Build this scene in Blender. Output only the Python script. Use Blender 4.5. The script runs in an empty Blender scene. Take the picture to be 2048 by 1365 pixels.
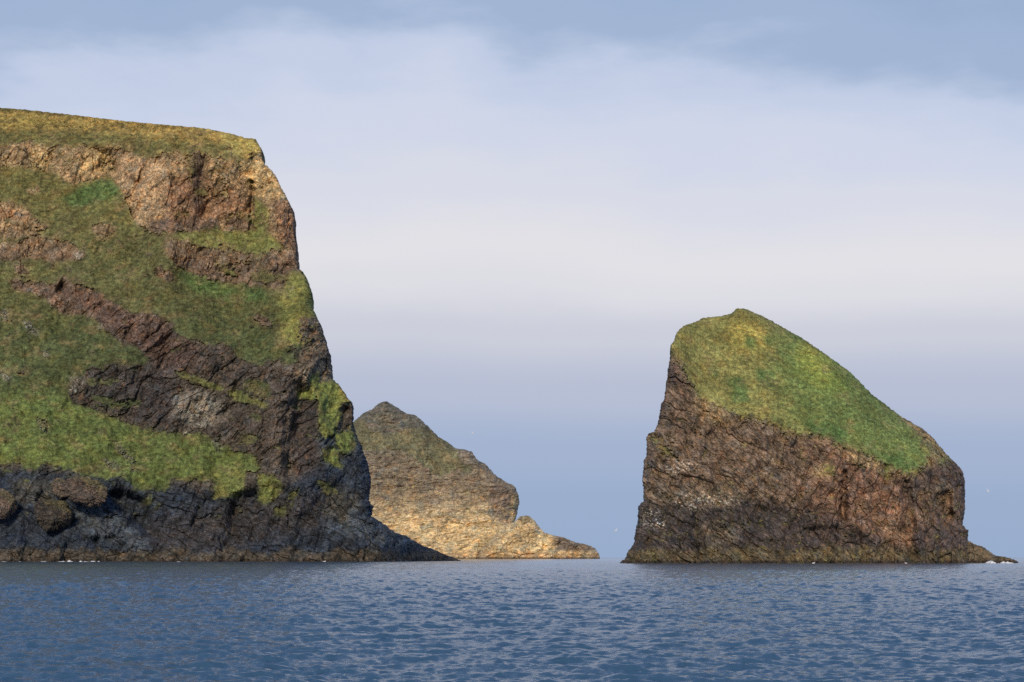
import bpy, math, random
import numpy as np
R = math.radians
rng = np.random.default_rng(7)
C = bpy.context.scene.collection

# ------------------------------------------------------------ camera, sky, sun, exposure
F, HC, VH = 4000.0, 2.5, 1115.4          # focal length in photo pixels, eye height, horizon row
scene = bpy.context.scene
cam_d = bpy.data.cameras.new('camera'); cam = bpy.data.objects.new('camera', cam_d); C.objects.link(cam)
cam_d.sensor_width = 36.0; cam_d.lens = 36.0 * F / 2048
cam_d.clip_start = 0.5; cam_d.clip_end = 200000
cam_d.shift_y = (VH - 682.5) / 2048
cam.location = (0, 0, HC); cam.rotation_euler = (R(90), 0, 0)
scene.camera = cam

SUN_EL, SUN_AZ = R(22), R(-8)           # azimuth: from behind the camera, to the left
sd = (math.sin(SUN_AZ) * math.cos(SUN_EL), -math.cos(SUN_AZ) * math.cos(SUN_EL), math.sin(SUN_EL))
sun_d = bpy.data.lights.new('sun', 'SUN'); sun = bpy.data.objects.new('sun', sun_d); C.objects.link(sun)
sun_d.energy = 3.0; sun_d.angle = R(8); sun_d.color = (1.0, 0.82, 0.60)
from mathutils import Vector
sun.rotation_euler = Vector(sd).to_track_quat('Z', 'Y').to_euler()

world = bpy.data.worlds.new('World'); scene.world = world; world.use_nodes = True
nt = world.node_tree; N = nt.nodes; L = nt.links
N.clear()
def nd(nodes, t, **kw):
    n = nodes.new(t)
    for k, v in kw.items(): setattr(n, k, v)
    return n
def srgb(r, g, b):
    f = lambda c: (c/255/12.92) if c/255 <= 0.04045 else ((c/255+0.055)/1.055)**2.4
    return (f(r), f(g), f(b), 1)
out = nd(N, 'ShaderNodeOutputWorld'); bg = nd(N, 'ShaderNodeBackground'); L.new(bg.outputs[0], out.inputs[0])
bg.inputs[1].default_value = 0.1
sky = nd(N, 'ShaderNodeTexSky', sky_type='NISHITA'); sky.sun_disc = False
sky.sun_elevation = SUN_EL; sky.sun_rotation = math.atan2(sd[0], sd[1])
tc = nd(N, 'ShaderNodeTexCoord')
sep = nd(N, 'ShaderNodeSeparateXYZ'); L.new(tc.outputs['Generated'], sep.inputs[0])
mp = nd(N, 'ShaderNodeMapping'); mp.inputs['Scale'].default_value = (6, 6, 16); mp.inputs['Location'].default_value = (3.1, 0.4, 1.3)
L.new(tc.outputs['Generated'], mp.inputs[0])
nz = nd(N, 'ShaderNodeTexNoise'); nz.inputs['Scale'].default_value = 1.0; nz.inputs['Detail'].default_value = 5; nz.inputs['Roughness'].default_value = 0.5
L.new(mp.outputs[0], nz.inputs['Vector'])
# the cloud bank's edge wanders with the noise, more so higher up
amp = nd(N, 'ShaderNodeMapRange'); amp.inputs['From Min'].default_value = 0.10; amp.inputs['From Max'].default_value = 0.27
amp.inputs['To Min'].default_value = 0.012; amp.inputs['To Max'].default_value = 0.17
L.new(sep.outputs['Z'], amp.inputs['Value'])
mp2 = nd(N, 'ShaderNodeMapping'); mp2.inputs['Scale'].default_value = (14, 14, 46); mp2.inputs['Location'].default_value = (1.1, 7.4, 2.3); mp2.inputs['Rotation'].default_value = (0, R(8), 0)
L.new(tc.outputs['Generated'], mp2.inputs[0])
nz2 = nd(N, 'ShaderNodeTexNoise'); nz2.inputs['Scale'].default_value = 1.0; nz2.inputs['Detail'].default_value = 6; nz2.inputs['Roughness'].default_value = 0.55; L.new(mp2.outputs[0], nz2.inputs['Vector'])
nzm = nd(N, 'ShaderNodeMix', data_type='FLOAT'); nzm.inputs['Factor'].default_value = 0.3; L.new(nz.outputs['Fac'], nzm.inputs['A']); L.new(nz2.outputs['Fac'], nzm.inputs['B'])
sub = nd(N, 'ShaderNodeMath', operation='SUBTRACT'); L.new(nzm.outputs['Result'], sub.inputs[0]); sub.inputs[1].default_value = 0.5
mul = nd(N, 'ShaderNodeMath', operation='MULTIPLY'); L.new(sub.outputs[0], mul.inputs[0]); L.new(amp.outputs[0], mul.inputs[1])
ax = nd(N, 'ShaderNodeMath', operation='ABSOLUTE'); axs = nd(N, 'ShaderNodeMath', operation='ADD'); axs.inputs[1].default_value = 0.03
L.new(sep.outputs['X'], axs.inputs[0]); L.new(axs.outputs[0], ax.inputs[0])
axm = nd(N, 'ShaderNodeMath', operation='MULTIPLY'); L.new(ax.outputs[0], axm.inputs[0]); L.new(amp.outputs[0], axm.inputs[1])
ad0 = nd(N, 'ShaderNodeMath', operation='ADD'); L.new(axm.outputs[0], ad0.inputs[0]); L.new(mul.outputs[0], ad0.inputs[1])
add = nd(N, 'ShaderNodeMath', operation='ADD'); L.new(sep.outputs['Z'], add.inputs[0]); L.new(ad0.outputs[0], add.inputs[1])
mr = nd(N, 'ShaderNodeMapRange'); mr.inputs['From Max'].default_value = 0.40
L.new(add.outputs[0], mr.inputs['Value'])
rp = nd(N, 'ShaderNodeValToRGB'); L.new(mr.outputs[0], rp.inputs[0]); rp.color_ramp.interpolation = 'EASE'
stops = [(0.0, (152,173,203)), (0.03, (155,175,205)), (0.055, (164,180,208)), (0.085, (183,191,212)), (0.115, (204,207,219)), (0.14, (221,221,228)), (0.155, (226,225,230)), (0.19, (216,219,231)), (0.218, (207,214,232)), (0.242, (196,207,230)), (0.272, (162,182,212)), (0.33, (148,169,203)), (0.40, (118,151,204))]
e = rp.color_ramp.elements
for i, (p, c) in enumerate(stops):
    el = e[i] if i < 2 else e.new(p/0.40)
    el.position = p/0.40; el.color = srgb(*c)
sc10 = nd(N, 'ShaderNodeVectorMath', operation='SCALE'); sc10.inputs['Scale'].default_value = 10.0
L.new(rp.outputs[0], sc10.inputs[0])
fac = nd(N, 'ShaderNodeMapRange', interpolation_type='SMOOTHSTEP'); fac.inputs['From Min'].default_value = 0.30; fac.inputs['From Max'].default_value = 0.75
fac.inputs['To Min'].default_value = 0.0; fac.inputs['To Max'].default_value = 0.55
L.new(sep.outputs['Z'], fac.inputs['Value'])
mx = nd(N, 'ShaderNodeMix', data_type='RGBA'); L.new(fac.outputs[0], mx.inputs['Factor'])
L.new(sc10.outputs[0], mx.inputs['A']); L.new(sky.outputs[0], mx.inputs['B'])
L.new(mx.outputs['Result'], bg.inputs[0])

vs = scene.view_settings
scene.display_settings.display_device = 'sRGB'
vs.view_transform = 'Standard'; vs.look = 'None'; vs.gamma = 1; vs.use_curve_mapping = False; vs.exposure = 0.0
scene.cycles.max_bounces = 5; scene.cycles.use_denoising = False

# ------------------------------------------------------------ noise and painting helpers
def _h(ix, iy, s):
    n = ix.astype(np.int64).astype(np.uint32) * np.uint32(374761393) + iy.astype(np.int64).astype(np.uint32) * np.uint32(668265263) + np.uint32(s * 974634777 & 0xffffffff)
    n = (n ^ (n >> np.uint32(13))) * np.uint32(1274126177)
    n = (n ^ (n >> np.uint32(16))) & np.uint32(0xffffff)
    return n * (1/float(0xffffff))
def pn(x, y, s=0):
    """2-D gradient noise, about -1..1"""
    ix, iy = np.floor(x), np.floor(y); fx, fy = x - ix, y - iy
    u, v = fx*fx*fx*(fx*(fx*6-15)+10), fy*fy*fy*(fy*(fy*6-15)+10)
    def g(dx, dy):
        a = _h(ix+dx, iy+dy, s) * 2*np.pi
        return np.cos(a)*(fx-dx) + np.sin(a)*(fy-dy)
    a = g(0,0)*(1-u) + g(1,0)*u; b = g(0,1)*(1-u) + g(1,1)*u
    return 1.5*(a*(1-v) + b*v)
def fbm(x, y, o=4, s=0, g=0.5):
    t = 0; a = 1; n = 0
    for i in range(o):
        t = t + a*pn(x, y, s+i*17); n += a; a *= g
        x, y = 1.62*x+1.18*y+5.3, -1.18*x+1.62*y+1.7
    return t/n
def ridge(x, y, o=4, s=0, g=0.5):
    t = 0; a = 1; n = 0
    for i in range(o):
        t = t + a*(1-2*np.abs(pn(x, y, s+i*31))); n += a; a *= g
        x, y = 1.75*x+.97*y+5.3, -.97*x+1.75*y+1.7
    return t/n
def cells(x, y, s=0):
    """cellular noise: (distance to the border between cells, a random value per cell)"""
    ix, iy = np.floor(x), np.floor(y)
    d1 = np.full(x.shape, 9.0); d2 = np.full(x.shape, 9.0); idv = np.zeros(x.shape)
    for dx in (-1,0,1):
        for dy in (-1,0,1):
            cx, cy = ix+dx, iy+dy
            px, py = cx + _h(cx,cy,s+1), cy + _h(cx,cy,s+2)
            d = np.hypot(px-x, py-y); r = _h(cx,cy,s+3)
            near = d < d1
            d2 = np.where(near, d1, np.minimum(d2, d)); idv = np.where(near, r, idv); d1 = np.where(near, d, d1)
    return d2-d1, idv
def inpoly(P, x, y):
    q = np.array(P); box = (x > q[:,0].min()-1) & (x < q[:,0].max()+1) & (y > q[:,1].min()-1) & (y < q[:,1].max()+1)
    if x.ndim == 2:
        r = np.zeros(x.shape, bool); r[box] = inpoly(P, x[box], y[box]); return r
    r = np.zeros(x.shape, bool); n = len(P)
    for i in range(n):
        x1, y1 = P[i]; x2, y2 = P[(i+1) % n]
        if y1 == y2: continue
        c = ((y1 > y) != (y2 > y)) & (x < (x2-x1)*(y-y1)/(y2-y1) + x1)
        r ^= c
    return r
def blur(a, s):
    if s <= 0: return a
    k = np.arange(-int(3*s)-1, int(3*s)+2); w = np.exp(-k*k/(2*s*s)); w /= w.sum()
    p = len(k)//2
    def good(n):
        while True:
            m = n
            for q in (2,3,5):
                while m % q == 0: m //= q
            if m == 1: return n
            n += 1
    e0, e1 = good(a.shape[0]+2*p)-a.shape[0]-p, good(a.shape[1]+2*p)-a.shape[1]-p
    b = np.pad(a, ((p,e0),(p,e1)), mode='edge')
    f = np.fft.rfft2(b)
    ky = np.fft.fftfreq(b.shape[0]); kx = np.fft.rfftfreq(b.shape[1])
    f *= np.exp(-2*np.pi**2*s*s*(ky[:,None]**2 + kx[None,:]**2))
    return np.fft.irfft2(f, s=b.shape)[p:-e0, p:-e1]
GAIN = np.array((1.30, 1.36, 1.42))
class Chart:
    """survey chart of one landform: its regions and relief on a 1-pixel raster of the cliff face"""
    def __init__(s, u0, u1, v0, v1):
        s.u0, s.v0 = u0, v0
        s.U, s.V = np.meshgrid(np.arange(u0, u1+1.0), np.arange(v0, v1+1.0))
    def warp(s, a, sc, seed):
        if not hasattr(s, 'w'): s.w = {}
        k = (a, sc, seed)
        if k not in s.w: s.w[k] = s._warp(a, sc, seed)
        return s.w[k]
    def _warp(s, a, sc, seed):
        return s.U + a*fbm(s.U/sc, s.V/sc, 3, seed, .6), s.V + a*fbm(s.U/sc, s.V/sc, 3, seed+99, .6)
    def area(s, polys, warp=5, sc=14, soft=1.0, seed=5):
        x, y = s.warp(warp, sc, seed)
        m = np.zeros(s.U.shape, bool)
        for P in polys: m |= inpoly(P, x, y)
        return np.clip(blur(m.astype(float), soft), 0, 1)
    def get(s, a, u, v):
        x = np.clip(u - s.u0, 0, a.shape[1]-1.001); y = np.clip(v - s.v0, 0, a.shape[0]-1.001)
        i, j = x.astype(int), y.astype(int); fx, fy = x-i, y-j
        if a.ndim == 3: fx, fy = fx[...,None], fy[...,None]
        return (a[j,i]*(1-fx)+a[j,i+1]*fx)*(1-fy) + (a[j+1,i]*(1-fx)+a[j+1,i+1]*fx)*fy
def paint(base, m, col):
    return base*(1-m[...,None]) + np.array(col)*m[...,None]
def smooth(x, a, b):
    t = np.clip((x-a)/(b-a), 0, 1); return t*t*(3-2*t)

# ------------------------------------------------------------ materials
def mat(name):
    m = bpy.data.materials.new(name); m.use_nodes = True
    m.node_tree.nodes.clear(); return m
def land_material(name, kind, scale=1.0, stretch=(1,1,1), rot=(0,0,0), contrast=1.0, fleck=0.3, warm=.8):
    m = mat(name); N = m.node_tree.nodes; L = m.node_tree.links
    o = nd(N,'ShaderNodeOutputMaterial'); b = nd(N,'ShaderNodeBsdfPrincipled'); L.new(b.outputs[0], o.inputs[0])
    b.inputs['Roughness'].default_value = 0.9 if kind == 'grass' else 0.8
    b.inputs['Specular IOR Level'].default_value = 0.15 if kind == 'grass' else 0.3
    at = nd(N,'ShaderNodeAttribute', attribute_name='ground_colour')
    tc = nd(N,'ShaderNodeTexCoord'); mp = nd(N,'ShaderNodeMapping', vector_type='TEXTURE')
    mp.inputs['Scale'].default_value = tuple(1/(scale*q) for q in stretch); mp.inputs['Rotation'].default_value = rot
    L.new(tc.outputs['Object'], mp.inputs[0])
    def noise(sc, det, rough, vec=None):
        n = nd(N,'ShaderNodeTexNoise'); n.inputs['Scale'].default_value = sc; n.inputs['Detail'].default_value = det
        n.inputs['Roughness'].default_value = rough; L.new(vec or mp.outputs[0], n.inputs['Vector']); return n
    def ramp(src, lo, hi, a, c):
        r = nd(N,'ShaderNodeMapRange'); r.inputs['From Min'].default_value = lo; r.inputs['From Max'].default_value = hi
        r.inputs['To Min'].default_value = a; r.inputs['To Max'].default_value = c; L.new(src, r.inputs['Value']); return r
    def mulc(col, fac):
        v = nd(N,'ShaderNodeVectorMath', operation='SCALE'); L.new(col, v.inputs[0]); L.new(fac, v.inputs['Scale']); return v.outputs[0]
    def mixc(a, bcol, fac):
        x = nd(N,'ShaderNodeMix', data_type='RGBA'); L.new(fac, x.inputs['Factor']); L.new(a, x.inputs['A']); x.inputs['B'].default_value = bcol; return x.outputs['Result']
    col = at.outputs['Color']
    if kind == 'rock':
        big = noise(0.10, 4, .6); mid = noise(0.45, 5, .68); fine = noise(1.7, 4, .7)
        col = mulc(col, ramp(big.outputs['Fac'], .3, .7, 1-.32*contrast, 1+.38*contrast).outputs[0])
        col = mulc(col, ramp(mid.outputs['Fac'], .34, .66, 1-.62*contrast, 1+.75*contrast).outputs[0])
        col = mulc(col, ramp(fine.outputs['Fac'], .34, .66, 1-.6*contrast, 1+.7*contrast).outputs[0])
        hue = noise(0.22, 3, .6)
        tint = nd(N,'ShaderNodeMix', data_type='RGBA', blend_type='MULTIPLY')
        L.new(ramp(hue.outputs['Fac'], .42, .68, 0, warm).outputs[0], tint.inputs['Factor']); L.new(col, tint.inputs['A']); tint.inputs['B'].default_value = (1.14,.93,.78,1)
        col = tint.outputs['Result']
        fl = noise(1.1, 3, .75)
        col = mixc(col, (.42,.38,.33,1), ramp(fl.outputs['Fac'], .63, .74, 0, fleck).outputs[0])
        h2 = nd(N,'ShaderNodeMath', operation='MULTIPLY_ADD'); L.new(fine.outputs['Fac'], h2.inputs[0]); h2.inputs[1].default_value = 0.5; L.new(mid.outputs['Fac'], h2.inputs[2])
        bp = nd(N,'ShaderNodeBump'); bp.inputs['Strength'].default_value = 1.0; bp.inputs['Distance'].default_value = 1.5/scale
    else:
        big = noise(0.05, 4, .6); mid = noise(0.35, 4, .65); fine = noise(1.5, 3, .7)
        col = mulc(col, ramp(big.outputs['Fac'], .3, .7, .72, 1.3).outputs[0])
        col = mulc(col, ramp(mid.outputs['Fac'], .34, .66, .60, 1.5).outputs[0])
        col = mulc(col, ramp(fine.outputs['Fac'], .34, .66, .5, 1.6).outputs[0])
        hue = noise(0.13, 4, .65)
        tint = nd(N,'ShaderNodeMix', data_type='RGBA', blend_type='MULTIPLY')
        L.new(ramp(hue.outputs['Fac'], .45, .65, 0, .6).outputs[0], tint.inputs['Factor']); L.new(col, tint.inputs['A']); tint.inputs['B'].default_value = (1.3,.98,.85,1)
        col = tint.outputs['Result']
        fl = noise(.6, 3, .8)
        col = mixc(col, (.40,.37,.32,1), ramp(fl.outputs['Fac'], .70, .75, 0, fleck*1.6).outputs[0])
        h2 = nd(N,'ShaderNodeMath', operation='MULTIPLY_ADD'); L.new(fine.outputs['Fac'], h2.inputs[0]); h2.inputs[1].default_value = 0.5; L.new(mid.outputs['Fac'], h2.inputs[2])
        bp = nd(N,'ShaderNodeBump'); bp.inputs['Strength'].default_value = .9; bp.inputs['Distance'].default_value = 1.3/scale
    L.new(h2.outputs[0], bp.inputs['Height']); L.new(bp.outputs[0], b.inputs['Normal'])
    L.new(col, b.inputs['Base Color'])
    return m

# ------------------------------------------------------------ landform builder
def empty(name, loc, **props):
    o = bpy.data.objects.new(name, None); C.objects.link(o); o.location = loc
    for k, v in props.items(): o[k] = v
    return o
def mesh_obj(name, verts, faces, material, parent=None, col=None, smooth_shade=False):
    me = bpy.data.meshes.new(name)
    nv, nf = len(verts), len(faces); k = faces.shape[1]
    me.vertices.add(nv); me.vertices.foreach_set('co', np.ascontiguousarray(verts, dtype=np.float32).ravel())
    me.loops.add(nf*k); me.loops.foreach_set('vertex_index', faces.astype(np.int32).ravel())
    me.polygons.add(nf); me.polygons.foreach_set('loop_start', np.arange(0, nf*k, k, dtype=np.int32))
    me.polygons.foreach_set('use_smooth', np.full(nf, smooth_shade))
    me.update(calc_edges=True)
    if col is not None:
        a = me.attributes.new('ground_colour', 'FLOAT_COLOR', 'POINT')
        a.data.foreach_set('color', np.concatenate([col, np.ones((nv,1))], 1).astype(np.float32).ravel())
    me.materials.append(material)
    o = bpy.data.objects.new(name, me); C.objects.link(o)
    if parent:
        o.parent = parent; p = parent.location
        me.vertices.foreach_set('co', (verts - np.array(p)).astype(np.float32).ravel())
    return o
def submesh(verts, col, faces):
    ids, inv = np.unique(faces, return_inverse=True)
    return verts[ids], col[ids], inv.reshape(faces.shape)
def landform(chart, vrows, nu, left, right, depth, colour, is_grass, edge=(1.5, 1.5), back=60, nb=26, seed=0):
    """rows up the face from left silhouette to right silhouette, then round the back: a closed body"""
    lv = np.array(left); rv = np.array(right)
    xl = np.interp(vrows, lv[:,1], lv[:,0]); xr = np.interp(vrows, rv[:,1], rv[:,0])
    jit = []
    for i in (0,1):
        j = edge[i]*(1.3*fbm(vrows/14, vrows*0+seed+i*7, 4, seed+i, .55) + .25*np.sign(pn(vrows/5, vrows*0+3, seed+4+i)))
        jit.append(j)
    xr = np.maximum(xr, xl + .3)
    s = np.linspace(0, 1, nu)
    s = s + 0.035*np.sin(2*np.pi*s)*-1/ (2*np.pi) * 6      # a little denser at both edges
    s = np.clip(s, 0, 1)
    U = xl[:,None] + (xr-xl)[:,None]*s[None]; V = np.repeat(vrows[:,None], nu, 1)
    D = depth(U, V, xl[:,None], xr[:,None])
    wj = np.minimum(1, (xr-xl)/30)[:,None]
    U = U + wj*(jit[1][:,None]*s[None]**60 - jit[0][:,None]*(1-s[None])**60)
    X = (U-1024)/F*D; Z = HC + (VH-V)/F*D
    Z = Z + D*.00042*np.clip(1.7*fbm(X/(D*.0016), D/14+V/60, 3, seed+50, .8), -1, 1)
    P = np.stack([X, D, Z], -1)
    th = np.linspace(0, np.pi, nb+2)[1:-1]
    a, b = P[:, -1], P[:, 0]
    w = np.linalg.norm((a-b)[:, :2], axis=1)
    c = (a+b)/2; h = (a-b)/2
    bk = c[:,None] + h[:,None]*np.cos(th)[None,:,None]
    bk[:,:,1] += np.minimum(back, w*.6)[:,None]*np.sin(th)[None]
    P = np.concatenate([P, bk], 1)
    Ub = np.concatenate([U, U[:, -1:]+(U[:, :1]-U[:, -1:])*((1-np.cos(th))/2)[None]], 1); Vb = np.repeat(vrows[:,None], nu+nb, 1)
    col = colour(Ub, Vb); gr = is_grass(Ub, Vb)
    n, m = P.shape[:2]
    I = np.arange(n*m).reshape(n, m); J = np.roll(I, -1, 1)
    f = np.stack([I[:-1], I[1:], J[1:], J[:-1]], -1).reshape(-1, 4)
    V_ = P.reshape(-1,3); c_ = col.reshape(-1,3); g = gr.reshape(-1)
    fg = g[f].mean(1) > .5
    return V_, np.clip(c_*GAIN, 0, .8), f, fg, P
def rows(parts):
    return np.concatenate([np.arange(a, b, st) for a, b, st in parts])
def recess(chart, slope_cot, base, u_w):
    """depth chart: from the waterline up, each step in height recedes by the cotangent of its slope"""
    D = np.zeros(chart.U.shape)
    D[-1] = base(chart.U[-1])
    b = base(chart.U[0]); vw = VH + HC*F/b
    for j in range(chart.U.shape[0]-2, -1, -1):
        inc = np.where(chart.V[j] < vw, slope_cot[j]*D[j+1]/F, 0)
        D[j] = D[j+1] + inc
    return D
def rot(x, z, a):
    c, s = math.cos(a), math.sin(a); return x*c+z*s, -x*s+z*c
def rockrelief(x, z, ang, seed, big=1.0, along=2.6):
    """metres of relief, layered along the angle given"""
    a, b = rot(x, z, ang); 
    wx, wz = a + 4*fbm(x/22, z/22, 3, seed), b + 4*fbm(x/22+9, z/22, 3, seed+1)
    r = 2.8*big*ridge(wx/(17*along), wz/20, 4, seed+2, .5)
    d, idv = cells(wx/(4.5*along), wz/4.4, seed+5)
    r += 1.5*(idv-.5) + .6*np.minimum(d*4, 1)
    d, idv = cells(wx/(1.5*along), wz/1.5, seed+8)
    r += .5*(idv-.5) + .2*np.minimum(d*3, 1)
    r += .4*fbm(wx/(.9*along), wz/.8, 3, seed+11, .75)
    d, idv = cells(wx/(7*along)+5, wz/9, seed+14)
    r += 3.0*(idv-.5) - 1.3*np.clip(1-d*9, 0, 1)
    d, idv = cells(x/9+.6*fbm(x/9, z/9, 2, seed), z/26, seed+16)
    r += -.5*np.clip(1-d*11, 0, 1) + 1.3*(idv-.5)
    return r

# ================================================================ water
nw = 130
lam = np.exp(rng.uniform(np.log(.2), np.log(4), nw)); k_ = 2*np.pi/lam
dirn = R(-78) + rng.normal(0, .72, nw)
steep = .036*np.clip((lam/.5), 1.05, 1.15)*np.clip(1.0/lam, 0, 1)**.9
lam[-26:] = np.exp(rng.uniform(np.log(4.5), np.log(15), 26)); k_ = 2*np.pi/lam; steep[-26:] = .010
am = steep/k_*1.35; ph = rng.uniform(0, 2*np.pi, nw)
def waves(x, y, dr):
    h = np.zeros(x.shape); ox = np.zeros(x.shape); oy = np.zeros(x.shape)
    for i in range(nw):
        t = k_[i]*(x*math.cos(dirn[i])+y*math.sin(dirn[i])) + ph[i]
        at = am[i]*np.clip(1.8 - dr/lam[i]*1.1, .0, 1)
        h += at*np.cos(t); sn = at*np.sin(t)*.85
        ox -= sn*math.cos(dirn[i]); oy -= sn*math.sin(dirn[i])
    return h, ox, oy
rr = [0.6]
while rr[-1] < 60000:
    r0 = rr[-1]
    rr.append(r0 + (.8 if r0 < 28 else .08*(r0/40)**1.16 if r0 < 1500 else r0*.06))
rr = np.array(rr)
aa = np.concatenate([np.linspace(-np.pi, -.6, 40, endpoint=False), np.arange(-.6, -.29, .0016), np.arange(-.29, .29, .00058), np.arange(.29, .6, .0016), np.linspace(.6, np.pi, 40, endpoint=False)])
RR, AA = np.meshgrid(rr, aa, indexing='ij')
X, Y = (RR*np.sin(AA)).astype(np.float32), (RR*np.cos(AA)).astype(np.float32)
DR = np.gradient(rr)[:,None] + 0*AA
mod = .8 + .5*fbm(X/70, Y/140, 3, 77) 
front = (np.abs(AA) < .32) & (RR > 20)
fade = np.clip((1900-RR)/600, 0, 1)*np.clip((.6-np.abs(AA))/.03, 0, 1)*np.clip((RR-22)/6, 0, 1)
sel = fade > 0
hh = np.zeros(X.shape); ox = hh.copy(); oy = hh.copy()
a_, b_, c_ = waves(X[sel], Y[sel], DR[sel])
hh[sel], ox[sel], oy[sel] = a_, b_, c_
gust = fade*mod
P = np.stack([X+ox*gust, Y+oy*gust, hh*gust], -1)
n, m = X.shape; I = np.arange(n*m).reshape(n, m); J = np.roll(I, -1, 1)
fw = np.stack([I[:-1], J[:-1], J[1:], I[1:]], -1).reshape(-1,4)
wm = mat('sea_water'); N = wm.node_tree.nodes; L = wm.node_tree.links
o = nd(N,'ShaderNodeOutputMaterial'); b = nd(N,'ShaderNodeBsdfPrincipled'); L.new(b.outputs[0], o.inputs[0])
b.inputs['Base Color'].default_value = (.040,.099,.172,1); b.inputs['Roughness'].default_value = .1; b.inputs['Specular Tint'].default_value = (.58,.82,1.0,1); b.inputs['IOR'].default_value = 1.333
tc = nd(N,'ShaderNodeTexCoord')
h = None
for scl, st, dist in (((1.8,4.2,1), .6, .09), ((6,13,1), .6, .05), ((.35,.9,1), .4, .3)):
    mp = nd(N,'ShaderNodeMapping'); mp.inputs['Scale'].default_value = scl; mp.inputs['Rotation'].default_value = (0,0,R(20)); L.new(tc.outputs['Object'], mp.inputs[0])
    nz = nd(N,'ShaderNodeTexNoise'); nz.inputs['Scale'].default_value = 1; nz.inputs['Detail'].default_value = 4; nz.inputs['Roughness'].default_value = .6; L.new(mp.outputs[0], nz.inputs['Vector'])
    bp = nd(N,'ShaderNodeBump'); bp.inputs['Strength'].default_value = st; bp.inputs['Distance'].default_value = dist; L.new(nz.outputs['Fac'], bp.inputs['Height'])
    if h: L.new(h.outputs[0], bp.inputs['Normal'])
    h = bp
L.new(h.outputs[0], b.inputs['Normal'])
sea = mesh_obj('sea', P.reshape(-1,3), fw, wm, smooth_shade=True); sea['kind'] = 'structure'

# ================================================================ headland
right_h = [(-440,196),(-170,207),(0,216),(60,221),(150,231),(234,241),(293,247),(351,252),(400,256),(455,266),(490,276.5),(511,279),(518,290),(524,302),(524,322),(535,333),
 (550,350),(556,363),(566,383),(575,400),(584,417),(587,432),(587,455),(588,470),(592,497),(594,515),(594,537),(605,543),(614,559),(618,573),(624,594),(622,613),
 (637,641),(649,676),(661,723),(662,755),(675,767),(687,784),(702,805),(705,814),(704,843),(713,875),(721,890),(734,928),(740,957),(738,984),(736,1000),(745,1012),
 (741,1033),(760,1043),(789,1065),(814,1073),(840,1089),(873,1102),(897,1112),(922,1121.3),(925,1130)]
R1 = [(-440,300),(0,292),(20,290),(40,288),(60,283),(75,290),(100,292),(125,293),(150,296),(170,290),(195,295),(215,300),(240,297),(262,305),(280,312),(300,318),(318,306),
 (345,305),(375,310),(392,300),(430,312),(460,318),(480,325),(500,318),(512,306),(530,300),(700,300),(700,497),(592,497),(572,495),(560,482),(545,470),(535,462),(505,460),(480,462),(450,463),(440,455),
 (420,453),(400,462),(350,465),(310,468),(290,462),(270,440),(255,410),(245,385),(235,370),(222,355),(210,349),(195,358),(175,365),(150,368),(135,364),(120,352),(100,345),
 (70,338),(45,332),(0,330),(-440,320)]
R2 = [[(-440,398),(0,402),(22,407),(58,425),(60,438),(85,450),(100,455),(80,462),(50,455),(20,440),(-440,436)],
 [(-440,442),(0,441),(40,455),(84,467),(50,474),(0,474),(-440,476)],
 [(-440,486),(0,486),(25,490),(40,478),(75,474),(110,478),(146,490),(160,500),(169,514),(158,521),(114,522),(58,518),(23,522),(-440,520)],
 [(176,457),(195,450),(232,450),(225,468),(195,472)], [(55,378),(75,374),(80,388),(62,390)], [(23,527),(45,530),(60,545),(35,548)],
 [(310,540),(320,534),(345,548),(352,558),(340,566),(325,560),(315,552)], [(505,635),(525,630),(540,640),(545,655),(520,648)],
 [(540,650),(556,665),(552,668),(538,655)]]
R3 = [(335,478),(345,482),(375,478),(393,498),(420,496),(440,500),(470,500),(500,507),(512,515),(520,525),(525,505),(535,500),(560,500),(592,497),(700,497),(700,540),(590,541),
 (575,545),(555,548),(540,545),(520,542),(500,550),(488,556),(505,560),(530,565),(560,560),(577,564),(570,572),(545,577),(510,568),(490,565),(465,571),(430,561),(395,550),(370,540),(350,528),(335,515),(333,500)]
R4 = [(20,555),(50,565),(100,572),(118,560),(126,552),(145,565),(170,575),(195,585),(215,600),(240,615),(265,628),(300,625),(320,633),(350,650),(342,665),(365,672),(395,682),
 (420,692),(450,688),(468,702),(480,718),(500,725),(520,737),(535,722),(556,716),(572,700),(588,690),(598,660),(600,640),(618,634),(700,634),(740,760),(800,985),(1000,1000),(1000,1135),(-440,1135),
 (-440,925),(0,927),(42,929),(44,942),(73,936),(92,927),(110,931),(154,947),(182,953),(207,958),(244,957),(262,966),(275,984),(303,975),(310,969),(314,982),(338,982),(337,958),(347,955),(360,964),
 (382,961),(400,962),(430,960),(428,990),(413,1007),(443,995),(467,998),(489,984),(491,945),(512,945),
 (525,945),(515,915),(490,905),(468,903),(450,893),(420,877),(380,866),(340,865),(305,862),(280,855),(250,845),(225,832),(190,822),(170,812),(145,805),(137,790),
 (138,770),(150,757),(168,756),(170,740),(215,730),(250,732),(305,730),(285,705),(270,690),(240,685),(215,665),(190,640),(170,632),(130,628),(110,615),(90,600),(60,585),(20,575)]
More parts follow.
